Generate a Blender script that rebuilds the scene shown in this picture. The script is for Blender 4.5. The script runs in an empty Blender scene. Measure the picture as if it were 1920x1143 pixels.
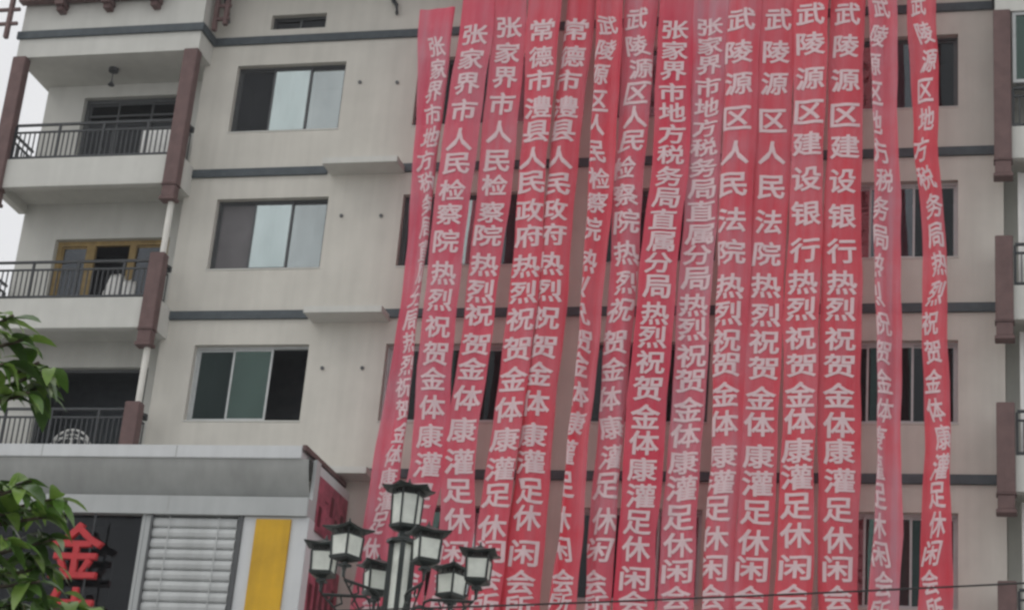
import bpy, bmesh, math, random
from mathutils import Vector, Matrix
random.seed(7)
sc = bpy.context.scene
COL = sc.collection

# ------------------------------------------------------------------ camera
cam_data = bpy.data.cameras.new('camera')
cam = bpy.data.objects.new('camera', cam_data); COL.objects.link(cam)
cam_data.sensor_width = 36.0
cam_data.lens = 36.0 * 3650.0 / 1920.0
cam_data.clip_start = 0.1; cam_data.clip_end = 3000
_ax = Vector((0.96828555, 0.23511506, 0.08452218))      # picture right
_up = Vector((0.01121212, -0.37884702, 0.92539139))     # picture up
_bk = Vector((0.24959443, -0.89509544, -0.36946823))    # back towards the viewer
M = Matrix((_ax, _up, _bk)).transposed().to_4x4()
M.translation = Vector((8.47004757, -31.86272901, 1.6))
cam.matrix_world = M
sc.camera = cam

# ------------------------------------------------------------------ sky, sun, exposure
SUN_EL, SUN_AZ = math.radians(48), math.radians(-62)    # azimuth measured from the facade's normal, towards the left
world = bpy.data.worlds.new('World'); sc.world = world; world.use_nodes = True
wn = world.node_tree; wn.nodes.clear()
w_out = wn.nodes.new('ShaderNodeOutputWorld'); w_bg = wn.nodes.new('ShaderNodeBackground')
w_sky = wn.nodes.new('ShaderNodeTexSky'); w_sky.sky_type = 'NISHITA'; w_sky.sun_disc = False
w_sky.sun_elevation = SUN_EL; w_sky.sun_rotation = math.radians(180) + SUN_AZ
w_mix = wn.nodes.new('ShaderNodeMixRGB'); w_mix.inputs[0].default_value = 0.90       # overcast: cloud over most of the sky
w_tc = wn.nodes.new('ShaderNodeTexCoord'); w_no = wn.nodes.new('ShaderNodeTexNoise'); w_no.inputs['Scale'].default_value = 2.2; w_no.inputs['Detail'].default_value = 6
w_rp = wn.nodes.new('ShaderNodeValToRGB')
w_rp.color_ramp.elements[0].position = .3; w_rp.color_ramp.elements[0].color = (.80, .81, .83, 1)
w_rp.color_ramp.elements[1].position = .7; w_rp.color_ramp.elements[1].color = (1, 1, 1, 1)
w_mul = wn.nodes.new('ShaderNodeMixRGB'); w_mul.blend_type = 'MULTIPLY'; w_mul.inputs[0].default_value = 1; w_mul.inputs[2].default_value = (12.4, 12.3, 12.2, 1)
wn.links.new(w_tc.outputs['Generated'], w_no.inputs['Vector']); wn.links.new(w_no.outputs['Fac'], w_rp.inputs[0])
wn.links.new(w_rp.outputs[0], w_mul.inputs[1]); wn.links.new(w_sky.outputs[0], w_mix.inputs[1]); wn.links.new(w_mul.outputs[0], w_mix.inputs[2])
wn.links.new(w_mix.outputs[0], w_bg.inputs['Color']); wn.links.new(w_bg.outputs[0], w_out.inputs[0])
w_bg.inputs['Strength'].default_value = 0.10
sd = bpy.data.lights.new('sun', 'SUN'); sd.energy = 0.8; sd.angle = math.radians(30); sd.color = (1, .96, .9)
sun = bpy.data.objects.new('sun', sd); COL.objects.link(sun)
sdir = Vector((math.sin(SUN_AZ) * math.cos(SUN_EL), -math.cos(SUN_AZ) * math.cos(SUN_EL), math.sin(SUN_EL)))
sun.rotation_euler = sdir.to_track_quat('Z', 'Y').to_euler(); sun.location = (-20, -30, 40)
sc.view_settings.view_transform = 'Standard'; sc.view_settings.look = 'None'
sc.view_settings.exposure = -0.27; sc.view_settings.gamma = 1.0
sc.render.engine = 'CYCLES'
sc.cycles.filter_width = 2.7
sc.cycles.max_bounces = 7

# ------------------------------------------------------------------ helpers
def new_mat(name, color, rough=.7, spec=.3, metal=0, noise=None, bump=None, streak=None, sheen=0, trans=0):
    """Principled surface; noise=(scale, amount), bump=(scale, strength), streak=(amount) vertical dirt."""
    m = bpy.data.materials.new(name); m.use_nodes = True
    nt = m.node_tree; p = nt.nodes['Principled BSDF']
    p.inputs['Roughness'].default_value = rough; p.inputs['Specular IOR Level'].default_value = spec; p.inputs['Metallic'].default_value = metal
    c = nt.nodes.new('ShaderNodeRGB'); c.outputs[0].default_value = (*color, 1); out = c.outputs[0]
    tc = nt.nodes.new('ShaderNodeTexCoord')
    def mul(out, fac_out, lo, hi):
        mr = nt.nodes.new('ShaderNodeMapRange'); mr.inputs[1].default_value = .3; mr.inputs[2].default_value = .7
        mr.inputs[3].default_value = lo; mr.inputs[4].default_value = hi; nt.links.new(fac_out, mr.inputs[0])
        mx = nt.nodes.new('ShaderNodeVectorMath'); mx.operation = 'SCALE'
        nt.links.new(out, mx.inputs[0]); nt.links.new(mr.outputs[0], mx.inputs['Scale']); return mx.outputs[0]
    if noise:
        n = nt.nodes.new('ShaderNodeTexNoise'); n.inputs['Scale'].default_value = noise[0]; n.inputs['Detail'].default_value = 7; n.inputs['Roughness'].default_value = .62
        nt.links.new(tc.outputs['Object'], n.inputs['Vector']); out = mul(out, n.outputs['Fac'], 1 - noise[1], 1 + noise[1])
    if streak:
        mp = nt.nodes.new('ShaderNodeMapping'); mp.inputs['Scale'].default_value = (5.5, 5.5, .28)
        n = nt.nodes.new('ShaderNodeTexNoise'); n.inputs['Scale'].default_value = 1.0; n.inputs['Detail'].default_value = 5
        nt.links.new(tc.outputs['Object'], mp.inputs[0]); nt.links.new(mp.outputs[0], n.inputs['Vector']); out = mul(out, n.outputs['Fac'], 1 - streak, 1 + streak * .4)
    nt.links.new(out, p.inputs['Base Color'])
    if bump:
        n = nt.nodes.new('ShaderNodeTexNoise'); n.inputs['Scale'].default_value = bump[0]; n.inputs['Detail'].default_value = 4
        b = nt.nodes.new('ShaderNodeBump'); b.inputs['Strength'].default_value = bump[1]; b.inputs['Distance'].default_value = .02
        nt.links.new(tc.outputs['Object'], n.inputs['Vector']); nt.links.new(n.outputs['Fac'], b.inputs['Height']); nt.links.new(b.outputs[0], p.inputs['Normal'])
    if sheen:
        p.inputs['Sheen Weight'].default_value = sheen; p.inputs['Sheen Roughness'].default_value = .4
    if trans:
        t = nt.nodes.new('ShaderNodeBsdfTranslucent'); nt.links.new(out, t.inputs['Color'])
        mx = nt.nodes.new('ShaderNodeMixShader'); mx.inputs[0].default_value = trans
        nt.links.new(p.outputs[0], mx.inputs[1]); nt.links.new(t.outputs[0], mx.inputs[2])
        nt.links.new(mx.outputs[0], nt.nodes['Material Output'].inputs[0])
    return m

def glass_mat(name, tint, refl, rough=.03, wave=.02, tone=(.93, .97, 1)):
    """Window glass: part mirror, part tinted see-through."""
    m = bpy.data.materials.new(name); m.use_nodes = True; nt = m.node_tree; nt.nodes.clear()
    o = nt.nodes.new('ShaderNodeOutputMaterial'); mx = nt.nodes.new('ShaderNodeMixShader')
    t = nt.nodes.new('ShaderNodeBsdfTransparent'); t.inputs[0].default_value = (*tint, 1)
    g = nt.nodes.new('ShaderNodeBsdfGlossy'); g.inputs['Roughness'].default_value = rough; g.inputs['Color'].default_value = (*tone, 1)
    tc = nt.nodes.new('ShaderNodeTexCoord'); n = nt.nodes.new('ShaderNodeTexNoise'); n.inputs['Scale'].default_value = 1.3
    b = nt.nodes.new('ShaderNodeBump'); b.inputs['Strength'].default_value = wave; nt.links.new(tc.outputs['Object'], n.inputs['Vector'])
    nt.links.new(n.outputs['Fac'], b.inputs['Height']); nt.links.new(b.outputs[0], g.inputs['Normal'])
    mp = nt.nodes.new('ShaderNodeMapping'); mp.inputs['Scale'].default_value = (1.2, 1.2, .5)
    n2 = nt.nodes.new('ShaderNodeTexNoise'); n2.inputs['Scale'].default_value = 1.6; n2.inputs['Detail'].default_value = 3
    mr = nt.nodes.new('ShaderNodeMapRange'); mr.inputs[1].default_value = .3; mr.inputs[2].default_value = .7
    mr.inputs[3].default_value = refl * .88; mr.inputs[4].default_value = min(1, refl * 1.1)
    nt.links.new(tc.outputs['Object'], mp.inputs[0]); nt.links.new(mp.outputs[0], n2.inputs['Vector'])
    nt.links.new(n2.outputs['Fac'], mr.inputs[0]); nt.links.new(mr.outputs[0], mx.inputs[0])
    nt.links.new(t.outputs[0], mx.inputs[1]); nt.links.new(g.outputs[0], mx.inputs[2]); nt.links.new(mx.outputs[0], o.inputs[0])
    return m

def tag(o, label=None, cat=None, group=None, kind=None):
    for k, v in (('label', label), ('category', cat), ('group', group), ('kind', kind)):
        if v: o[k] = v
    return o

def link(name, bm, mat, parent=None, smooth=False, loc=None):
    me = bpy.data.meshes.new(name)
    bm.normal_update(); bm.to_mesh(me); bm.free()
    for m in (mat if isinstance(mat, (list, tuple)) else [mat]): me.materials.append(m)
    if smooth:
        for p in me.polygons: p.use_smooth = True
    o = bpy.data.objects.new(name, me); COL.objects.link(o)
    if loc: o.location = loc
    if parent is not None: o.parent = parent
    return o

def empty(name, loc=(0, 0, 0), rz=0):
    o = bpy.data.objects.new(name, None); COL.objects.link(o); o.location = loc; o.rotation_euler = (0, 0, rz); o.empty_display_size = .2
    return o

def copy_tree(o, parent=None):
    c = o.copy(); COL.objects.link(c)
    if parent is not None: c.parent = parent
    for ch in list(o.children): copy_tree(ch, c)
    return c

def box(bm, x0, x1, y0, y1, z0, z1, bev=0, mi=0):
    vs = [bm.verts.new(p) for p in ((x0, y0, z0), (x1, y0, z0), (x1, y1, z0), (x0, y1, z0), (x0, y0, z1), (x1, y0, z1), (x1, y1, z1), (x0, y1, z1))]
    fs = [bm.faces.new([vs[i] for i in q]) for q in ((0, 3, 2, 1), (4, 5, 6, 7), (0, 1, 5, 4), (1, 2, 6, 5), (2, 3, 7, 6), (3, 0, 4, 7))]
    for f in fs: f.material_index = mi
    if bev:
        es = {e for f in fs for e in f.edges}
        bmesh.ops.bevel(bm, geom=list(es), offset=bev, segments=2, affect='EDGES', clamp_overlap=True)
    return vs

def quad(bm, pts, mi=0):
    f = bm.faces.new([bm.verts.new(p) for p in pts]); f.material_index = mi; return f

def tube(bm, pts, r, n=8, cap=True):
    pts = [Vector(p) for p in pts]; rs = r if isinstance(r, (list, tuple)) else [r] * len(pts)
    rings = []
    for i, p in enumerate(pts):
        d = (pts[min(i + 1, len(pts) - 1)] - pts[max(i - 1, 0)]).normalized()
        a = d.cross(Vector((0, 0, 1)) if abs(d.z) < .9 else Vector((1, 0, 0))).normalized(); b = d.cross(a)
        rings.append([bm.verts.new(p + (a * math.cos(2 * math.pi * k / n) + b * math.sin(2 * math.pi * k / n)) * rs[i]) for k in range(n)])
    for q, w in zip(rings, rings[1:]):
        for k in range(n): bm.faces.new((q[k], q[(k + 1) % n], w[(k + 1) % n], w[k]))
    if cap:
        bm.faces.new(rings[0][::-1]); bm.faces.new(rings[-1])

def ngon_loft(bm, secs, n, rot=0, cap=True, center=(0, 0)):
    """secs: (z, radius) stacked n-sided rings."""
    rings = [[bm.verts.new((center[0] + r * math.cos(rot + 2 * math.pi * k / n), center[1] + r * math.sin(rot + 2 * math.pi * k / n), z)) for k in range(n)] for z, r in secs]
    for q, w in zip(rings, rings[1:]):
        for k in range(n): bm.faces.new((q[k], q[(k + 1) % n], w[(k + 1) % n], w[k]))
    if cap: bm.faces.new(rings[0][::-1]); bm.faces.new(rings[-1])
BM = bmesh.new

# ------------------------------------------------------------------ materials
m_wall = new_mat('stucco', (.60, .582, .528), .9, .15, noise=(1.1, .07), bump=(60, .14), streak=.065)
m_trim = new_mat('pale_plaster', (.585, .585, .55), .85, .2, noise=(2, .05), bump=(50, .08), streak=.05)
m_soffit = new_mat('soffit_paint', (.60, .60, .56), .9, .15, noise=(1.5, .05))
m_band = new_mat('slate_band', (.075, .090, .10), .6, .3, noise=(6, .18))
m_post = new_mat('brown_post', (.145, .090, .086), .65, .3, noise=(5, .18), bump=(35, .15), streak=.1)
m_rail = new_mat('dark_iron', (.03, .034, .038), .45, .5, noise=(9, .2))
m_alu = new_mat('dark_aluminium', (.07, .075, .078), .4, .5, noise=(9, .12))
m_alu_w = new_mat('pale_aluminium', (.50, .52, .52), .4, .5, noise=(9, .08))
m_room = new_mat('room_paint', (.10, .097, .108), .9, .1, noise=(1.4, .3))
m_curtain = new_mat('white_curtain', (.62, .64, .63), .9, .1, noise=(3, .06))
m_grey_curtain = new_mat('grey_curtain', (.17, .165, .17), .9, .1, noise=(3, .1))
m_wood = new_mat('ochre_wood', (.30, .21, .085), .6, .3, noise=(8, .25), streak=.2)
m_floor = new_mat('balcony_floor', (.35, .34, .32), .8, .2, noise=(3, .1))
g_light = glass_mat('sky_glass', (.50, .58, .57), .47, tone=(.90, 1, .99))
g_grey = glass_mat('grey_glass', (.42, .46, .47), .36, tone=(.93, 1, .99))
g_dark = glass_mat('dark_glass', (.30, .31, .34), .024)
g_green = glass_mat('green_glass', (.26, .38, .34), .085, tone=(.74, 1, .90))
g_deep = glass_mat('deep_green_glass', (.12, .2, .18), .030, tone=(.75, 1, .95))
g_blue = glass_mat('blue_glass', (.40, .45, .52), .07)
m_screen = new_mat('window_screen', (.15, .145, .15), .8, .2, noise=(2, .12))
m_pipe = new_mat('white_pipe', (.70, .69, .64), .5, .4, noise=(6, .06))
m_acp = new_mat('grey_panel', (.42, .44, .44), .45, .4, noise=(1.2, .07), streak=.06)
m_acp_d = new_mat('dark_grey_panel', (.35, .36, .35), .5, .4, noise=(1.0, .12), streak=.1)
m_slat = new_mat('shutter_slat', (.50, .52, .52), .5, .35, noise=(1.3, .10), streak=.12)
m_acp_l = new_mat('pale_panel', (.60, .62, .63), .4, .4, noise=(1.4, .05), streak=.06)
m_yellow = new_mat('yellow_panel', (.62, .36, .008), .4, .4, noise=(1.5, .14), streak=.14)
m_red_sign = new_mat('red_letter', (.50, .028, .036), .45, .4, noise=(6, .15))
m_maroon = new_mat('maroon_poster', (.33, .075, .11), .5, .3, noise=(5, .5))
m_maroon_d = new_mat('dark_maroon', (.10, .012, .02), .5, .3, noise=(5, .3))
m_letter = new_mat('banner_letter', (.74, .575, .60), .8, .15, noise=(5, .06), sheen=.15, trans=.12)
m_iron_green = new_mat('lamp_iron', (.016, .024, .022), .4, .5, noise=(10, .25))
m_acrylic = new_mat('lamp_acrylic', (.88, .92, .85), .35, .4, noise=(5, .16), trans=.2)
m_leaf = new_mat('leaf', (.105, .21, .04), .34, .5, noise=(7, .35), trans=.25)
m_leaf_l = new_mat('young_leaf', (.19, .31, .06), .38, .5, noise=(7, .3), trans=.3)
m_leaf_p = new_mat('pale_leaf', (.24, .30, .16), .35, .5, noise=(7, .2), trans=.2)
m_leaf_d = new_mat('old_leaf', (.06, .12, .028), .32, .5, noise=(7, .3), trans=.15)
m_bark = new_mat('bark', (.12, .10, .075), .9, .2, noise=(14, .35), bump=(30, .6))
m_white = new_mat('white_plastic', (.78, .78, .76), .5, .3, noise=(5, .05))
m_black = new_mat('black_rubber', (.02, .02, .02), .5, .4)
m_asphalt = new_mat('asphalt', (.05, .05, .052), .9, .2, noise=(3, .25), bump=(80, .3))
m_pave = new_mat('pavement_slabs', (.30, .29, .27), .85, .2, noise=(2, .15), bump=(40, .2))
m_kerb = new_mat('kerb_stone', (.36, .35, .33), .85, .2, noise=(4, .12))
m_earth = new_mat('ground', (.22, .21, .18), .95, .1, noise=(.3, .25))
m_paint = new_mat('road_paint', (.75, .75, .72), .7, .2, noise=(8, .1))

def cloth_mat(name, red, pale, k):
    """Thin printed satin: red faded unevenly to pink, with light fold streaks put into the colour, slightly sheer, creased."""
    m = bpy.data.materials.new(name); m.use_nodes = True; nt = m.node_tree; N = nt.nodes.new; L = nt.links.new; p = nt.nodes['Principled BSDF']
    p.inputs['Roughness'].default_value = .55; p.inputs['Specular IOR Level'].default_value = .3; p.inputs['Sheen Weight'].default_value = .3
    tc = N('ShaderNodeTexCoord'); mp = N('ShaderNodeMapping'); mp.inputs['Scale'].default_value = (6.5, 6.5, .16); mp.inputs['Location'].default_value = (k * 3.1, 0, k * 1.7)
    n1 = N('ShaderNodeTexNoise'); n1.inputs['Scale'].default_value = 1; n1.inputs['Detail'].default_value = 5; L(tc.outputs['Object'], mp.inputs[0]); L(mp.outputs[0], n1.inputs['Vector'])
    n2 = N('ShaderNodeTexNoise'); n2.inputs['Scale'].default_value = .9; n2.inputs['Detail'].default_value = 6; L(tc.outputs['Object'], n2.inputs['Vector'])
    ad = N('ShaderNodeMath'); ad.operation = 'ADD'; L(n1.outputs['Fac'], ad.inputs[0]); L(n2.outputs['Fac'], ad.inputs[1])
    mr = N('ShaderNodeMapRange'); mr.inputs[1].default_value = .82; mr.inputs[2].default_value = 1.28; mr.inputs[3].default_value = 0; mr.inputs[4].default_value = pale; L(ad.outputs[0], mr.inputs[0])
    mx = N('ShaderNodeMixRGB'); mx.inputs[1].default_value = (*red, 1); mx.inputs[2].default_value = (.70, .33, .40, 1); L(mr.outputs[0], mx.inputs[0]); L(mx.outputs[0], p.inputs['Base Color'])
    mc = N('ShaderNodeMapping'); mc.inputs['Scale'].default_value = (9, 9, 2.2); mc.inputs['Rotation'].default_value = (0, .35, 0); n3 = N('ShaderNodeTexNoise'); n3.inputs['Scale'].default_value = 1; n3.inputs['Detail'].default_value = 5; n3.inputs['Distortion'].default_value = .8
    L(tc.outputs['Object'], mc.inputs[0]); L(mc.outputs[0], n3.inputs['Vector']); bu = N('ShaderNodeBump'); bu.inputs['Strength'].default_value = .75; bu.inputs['Distance'].default_value = .05; L(n3.outputs['Fac'], bu.inputs['Height']); L(bu.outputs[0], p.inputs['Normal'])
    t = N('ShaderNodeBsdfTranslucent'); L(mx.outputs[0], t.inputs['Color']); tr = N('ShaderNodeBsdfTransparent'); tr.inputs[0].default_value = (1, .55, .58, 1)
    a = N('ShaderNodeMixShader'); a.inputs[0].default_value = .33; L(p.outputs[0], a.inputs[1]); L(t.outputs[0], a.inputs[2])
    c = N('ShaderNodeMixShader'); c.inputs[0].default_value = .10; L(a.outputs[0], c.inputs[1]); L(tr.outputs[0], c.inputs[2]); L(c.outputs[0], nt.nodes['Material Output'].inputs[0])
    return m

# banner data: text, (z, left edge, right edge) down the cloth, z of each character
BANNERS = [
 ('张家界市地方税务局直属分局热烈祝贺金体康灌足休闲会所',
  [(20.53, -2.5, -1.82), (17.51, -2.31, -1.86), (14.4, -2.22, -1.89), (11.48, -2.39, -1.9), (9.57, -2.49, -1.86), (8.8, -2.52, -1.88)],
  [19.68, 19.19, 18.71, 18.23, 17.75, 17.28, 16.82, 16.35, 15.9, 15.44, 15.0, 14.55, 14.11, 13.68, 13.24, 12.82, 12.39, 11.97, 11.55, 11.14, 10.73, 10.33, 9.85, 9.34, 8.88, 8.42]),
 ('张家界市人民检察院热烈祝贺金体康灌足休闲会所',
  [(20.66, -1.67, -1.09), (20.08, -1.65, -1.02), (17.48, -1.76, -1.11), (14.39, -1.77, -1.18), (11.49, -1.71, -1.09), (10.15, -1.84, -1.23), (8.82, -1.88, -1.26)],
  [19.87, 19.35, 18.82, 18.26, 17.65, 17.15, 16.61, 16.13, 15.59, 14.96, 14.44, 13.93, 13.42, 12.95, 12.42, 11.89, 11.37, 10.81, 10.29, 9.82, 9.35, 8.89]),
 ('张家界市人民检察院热烈祝贺金体康灌足休闲会所',
  [(20.63, -1.07, -0.42), (20.04, -1.02, -0.39), (17.46, -1.01, -0.38), (14.38, -1.0, -0.48), (11.49, -1.11, -0.57), (10.16, -1.07, -0.48), (8.84, -1.18, -0.57)],
  [20.04, 19.5, 18.98, 18.43, 17.84, 17.24, 16.75, 16.21, 15.74, 15.16, 14.64, 14.18, 13.62, 13.17, 12.62, 12.03, 11.45, 10.92, 10.4, 9.84, 9.37, 8.91]),
 ('常德市澧县人民政府热烈祝贺金体康灌足休闲会所',
  [(20.59, -0.34, 0.28), (20.01, -0.33, 0.29), (17.43, -0.21, 0.25), (14.37, -0.2, 0.31), (11.5, -0.31, 0.18), (10.18, -0.38, 0.13), (8.86, -0.43, 0.1)],
  [19.89, 19.32, 18.82, 18.26, 17.76, 17.22, 16.73, 16.17, 15.67, 15.09, 14.58, 14.07, 13.51, 12.96, 12.39, 11.84, 11.31, 10.83, 10.27, 9.85, 9.39, 8.93]),
 ('常德市澧县人民政府热烈祝贺金体康灌足休闲会所',
  [(20.55, 0.37, 0.88), (19.97, 0.37, 0.9), (17.41, 0.3, 0.8), (14.37, 0.31, 0.81), (11.51, 0.18, 0.74), (10.19, 0.13, 0.77), (8.88, 0.1, 0.75)],
  [19.92, 19.35, 18.84, 18.29, 17.8, 17.25, 16.71, 16.2, 15.71, 15.14, 14.62, 14.11, 13.56, 13.06, 12.52, 11.94, 11.46, 10.94, 10.47, 9.86, 9.36, 8.95]),
 ('武陵源区人民检察院热烈祝贺金体康灌足休闲会所',
  [(20.51, 0.99, 1.47), (19.83, 1.01, 1.48), (17.39, 1.08, 1.53), (14.36, 1.14, 1.48), (11.51, 1.09, 1.43), (10.2, 1.06, 1.44), (8.9, 0.99, 1.42)],
  [19.94, 19.43, 18.92, 18.37, 17.88, 17.33, 16.8, 16.32, 15.8, 15.17, 14.66, 14.16, 13.65, 13.21, 12.67, 12.14, 11.61, 11.04, 10.43, 9.92, 9.38, 9.02]),
 ('武陵源区人民检察院热烈祝贺金体康灌足休闲会所',
  [(20.48, 1.5, 2.11), (17.37, 1.54, 2.06), (14.35, 1.58, 2.04), (11.52, 1.55, 1.97), (10.21, 1.53, 1.98), (8.91, 1.55, 1.95)],
  [20.08, 19.51, 19.01, 18.51, 18.02, 17.53, 17.0, 16.47, 15.94, 15.32, 14.76, 14.25, 13.65, 13.16, 12.62, 12.09, 11.56, 11.05, 10.44, 9.94, 9.39, 8.99]),
 ('张家界市地方税务局直属分局热烈祝贺金体康灌足休闲会所',
  [(20.44, 2.17, 2.79), (17.34, 2.23, 2.86), (14.34, 2.12, 2.75), (11.52, 2.06, 2.72), (10.22, 2.07, 2.67), (8.93, 2.06, 2.72)],
  [19.78, 19.35, 18.92, 18.48, 18.07, 17.63, 17.21, 16.78, 16.36, 15.94, 15.51, 15.1, 14.65, 14.14, 13.7, 13.24, 12.76, 12.26, 11.79, 11.32, 10.86, 10.4, 9.95, 9.45, 9.05, 8.61]),
 ('张家界市地方税务局直属分局热烈祝贺金体康灌足休闲会所',
  [(20.4, 2.83, 3.45), (17.32, 2.85, 3.43), (14.34, 2.83, 3.38), (11.53, 2.82, 3.35), (10.23, 2.76, 3.32), (8.95, 2.79, 3.36)],
  [19.84, 19.45, 19.04, 18.6, 18.18, 17.77, 17.38, 16.98, 16.56, 16.14, 15.68, 15.29, 14.84, 14.34, 13.89, 13.4, 12.94, 12.43, 11.95, 11.48, 11.02, 10.51, 10.05, 9.6, 9.16, 8.71]),
 ('武陵源区人民法院热烈祝贺金体康灌足休闲会所',
  [(20.37, 3.46, 4.04), (17.3, 3.47, 4.04), (14.33, 3.5, 4.04), (11.54, 3.54, 4.05), (10.25, 3.51, 3.99), (8.97, 3.5, 3.96)],
  [19.92, 19.25, 18.59, 17.89, 17.2, 16.57, 15.89, 15.28, 14.63, 14.13, 13.64, 13.2, 12.67, 12.15, 11.58, 11.12, 10.66, 10.16, 9.66, 9.17, 8.73]),
 ('武陵源区人民法院热烈祝贺金体康灌足休闲会所',
  [(20.33, 4.05, 4.67), (17.28, 4.04, 4.66), (14.32, 4.06, 4.63), (11.54, 4.04, 4.62), (10.26, 4.02, 4.59), (8.99, 3.98, 4.56)],
  [19.94, 19.27, 18.62, 17.87, 17.23, 16.55, 15.88, 15.27, 14.67, 14.12, 13.63, 13.15, 12.62, 12.15, 11.59, 11.12, 10.62, 10.12, 9.67, 9.19, 8.75]),
 ('武陵源区建设银行热烈祝贺金体康灌足休闲会所',
  [(20.3, 4.69, 5.27), (17.26, 4.73, 5.25), (14.31, 4.69, 5.26), (11.55, 4.73, 5.24), (10.27, 4.71, 5.27), (9.01, 4.68, 5.26)],
  [19.96, 19.35, 18.64, 17.97, 17.34, 16.66, 16.0, 15.31, 14.71, 14.21, 13.68, 13.19, 12.67, 12.2, 11.68, 11.22, 10.72, 10.23, 9.69, 9.21, 8.77]),
 ('武陵源区建设银行热烈祝贺金体康灌足休闲会所',
  [(20.26, 5.32, 5.91), (17.24, 5.33, 5.9), (14.7, 5.29, 5.95), (12.2, 5.29, 5.98), (10.28, 5.36, 5.98), (9.03, 5.39, 5.98)],
  [19.98, 19.32, 18.62, 17.92, 17.29, 16.62, 15.95, 15.29, 14.7, 14.21, 13.67, 13.19, 12.67, 12.15, 11.69, 11.19, 10.69, 10.19, 9.71, 9.23, 8.79]),
 ('武陵源区地方税务局热烈祝贺金体康灌足休闲会所',
  [(20.22, 6.0, 6.48), (17.42, 6.16, 6.53), (15.98, 6.16, 6.59), (14.69, 6.22, 6.62), (11.65, 6.31, 6.65), (10.3, 6.25, 6.68), (9.05, 6.19, 6.64)],
  [20.06, 19.46, 18.88, 18.3, 17.72, 17.16, 16.6, 16.05, 15.51, 14.97, 14.44, 13.92, 13.4, 12.89, 12.38, 11.88, 11.39, 10.9, 10.41, 9.94, 9.46, 8.99]),
 ('武陵源区地方税务局热烈祝贺金体康灌足休闲会所',
  [(20.18, 6.69, 7.17), (18.77, 6.75, 7.21), (17.4, 6.83, 7.21), (15.96, 6.97, 7.31), (14.67, 6.99, 7.37), (12.21, 7.03, 7.42), (11.66, 7.05, 7.42), (10.31, 7.0, 7.46), (9.07, 6.95, 7.46)],
  [20.09, 19.5, 18.92, 18.34, 17.77, 17.2, 16.65, 16.1, 15.55, 15.02, 14.49, 13.97, 13.45, 12.94, 12.43, 11.94, 11.44, 10.96, 10.47, 10.0, 9.53, 9.06]),
]

# ------------------------------------------------------------------ ground
bm = BM(); quad(bm, [(-68, -58, 0), (68, -58, 0), (68, 38, 0), (-68, 38, 0)]); tag(link('ground', bm, m_earth), kind='structure')
bm = BM(); box(bm, -66, 66, -23.0, 3.0, 0.004, 0.13); tag(link('pavement', bm, m_pave), kind='structure')
bm = BM(); box(bm, -66, 66, -23.16, -23.0, 0.004, 0.14, .01); tag(link('kerb', bm, m_kerb), kind='structure')
bm = BM(); quad(bm, [(-66, -40, .008), (66, -40, .008), (66, -23.16, .008), (-66, -23.16, .008)]); tag(link('road', bm, m_asphalt), kind='structure')
bm = BM()
for i in range(-10, 10): quad(bm, [(i * 6, -31.68, .012), (i * 6 + 3, -31.68, .012), (i * 6 + 3, -31.54, .012), (i * 6, -31.54, .012)])
tag(link('road_markings', bm, m_paint), kind='structure')

# ------------------------------------------------------------------ the apartment building
bld = tag(empty('apartment_building', (0, 0, 0)), 'beige stucco apartment block with slate bands and brown-posted balconies behind the banners', 'building')
ZB = [20.55, 17.60, 14.60, 11.51]                       # slate bands
HOLES = []                                              # window openings in the facade
for (x0, x1) in ((-6.55, -4.25), (-2.74, -.44), (.98, 3.28), (5.24, 7.54)):
    for (z0, z1) in ((18.52, 20.0), (15.57, 17.05), (12.51, 14.01), (9.31, 10.94)):
        HOLES.append((x0, x1, z0, z1))
VENTS = [(-5.97, -4.80, 20.80, 21.13)]

def wall_with_holes(bm, x0, x1, z0, z1, holes, y=0.0, depth=.22):
    xs = sorted({x0, x1, *[h[0] for h in holes], *[h[1] for h in holes]}); zs = sorted({z0, z1, *[h[2] for h in holes], *[h[3] for h in holes]})
    for a, b in zip(xs, xs[1:]):
        for c, d in zip(zs, zs[1:]):
            mx, mz = (a + b) / 2, (c + d) / 2
            if any(h[0] < mx < h[1] and h[2] < mz < h[3] for h in holes): continue
            quad(bm, [(a, y, c), (b, y, c), (b, y, d), (a, y, d)])
    for (a, b, c, d) in holes:
        Y = y + depth
        quad(bm, [(a, y, c), (a, Y, c), (b, Y, c), (b, y, c)]); quad(bm, [(a, y, d), (b, y, d), (b, Y, d), (a, Y, d)])
        quad(bm, [(a, y, c), (a, y, d), (a, Y, d), (a, Y, c)]); quad(bm, [(b, y, c), (b, Y, c), (b, Y, d), (b, y, d)])
    bmesh.ops.remove_doubles(bm, verts=bm.verts, dist=1e-4)
bm = BM(); wall_with_holes(bm, -7.15, 8.2, 0.13, 22.6, HOLES + VENTS)
link('facade_wall', bm, m_wall, bld)
bm = BM()                                               # the body of the block behind, its roof slab and ends
box(bm, -11.0, 12.1, 4.2, 12.0, .13, 22.6); quad(bm, [(-11, 12, 22.602), (-11, 0.6, 22.602), (12.1, 0.6, 22.602), (12.1, 12, 22.602)])
link('rear_block', bm, m_wall, bld)

# slate bands: two runs a floor, broken by the ledges
for i, z in enumerate(ZB):
    runs = [(-7.15, 8.2)] if i == 0 else [(-7.15, -4.32), (-2.86, 8.2)]
    for (a, b) in runs:
        bm = BM(); box(bm, a, b - .02, -.055, .01, z - .085, z + .085, .006); link('string_course', bm, m_band, bld)
# thin air-conditioner ledges
for (z, x0, x1) in ((17.56, -4.27, -2.77), (14.50, -4.25, -2.73), (11.42, -4.25, -2.66)):
    bm = BM(); box(bm, x0, x1, -.52, .02, z - .065, z + .065, .006); link('ledge', bm, m_trim, bld)
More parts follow.
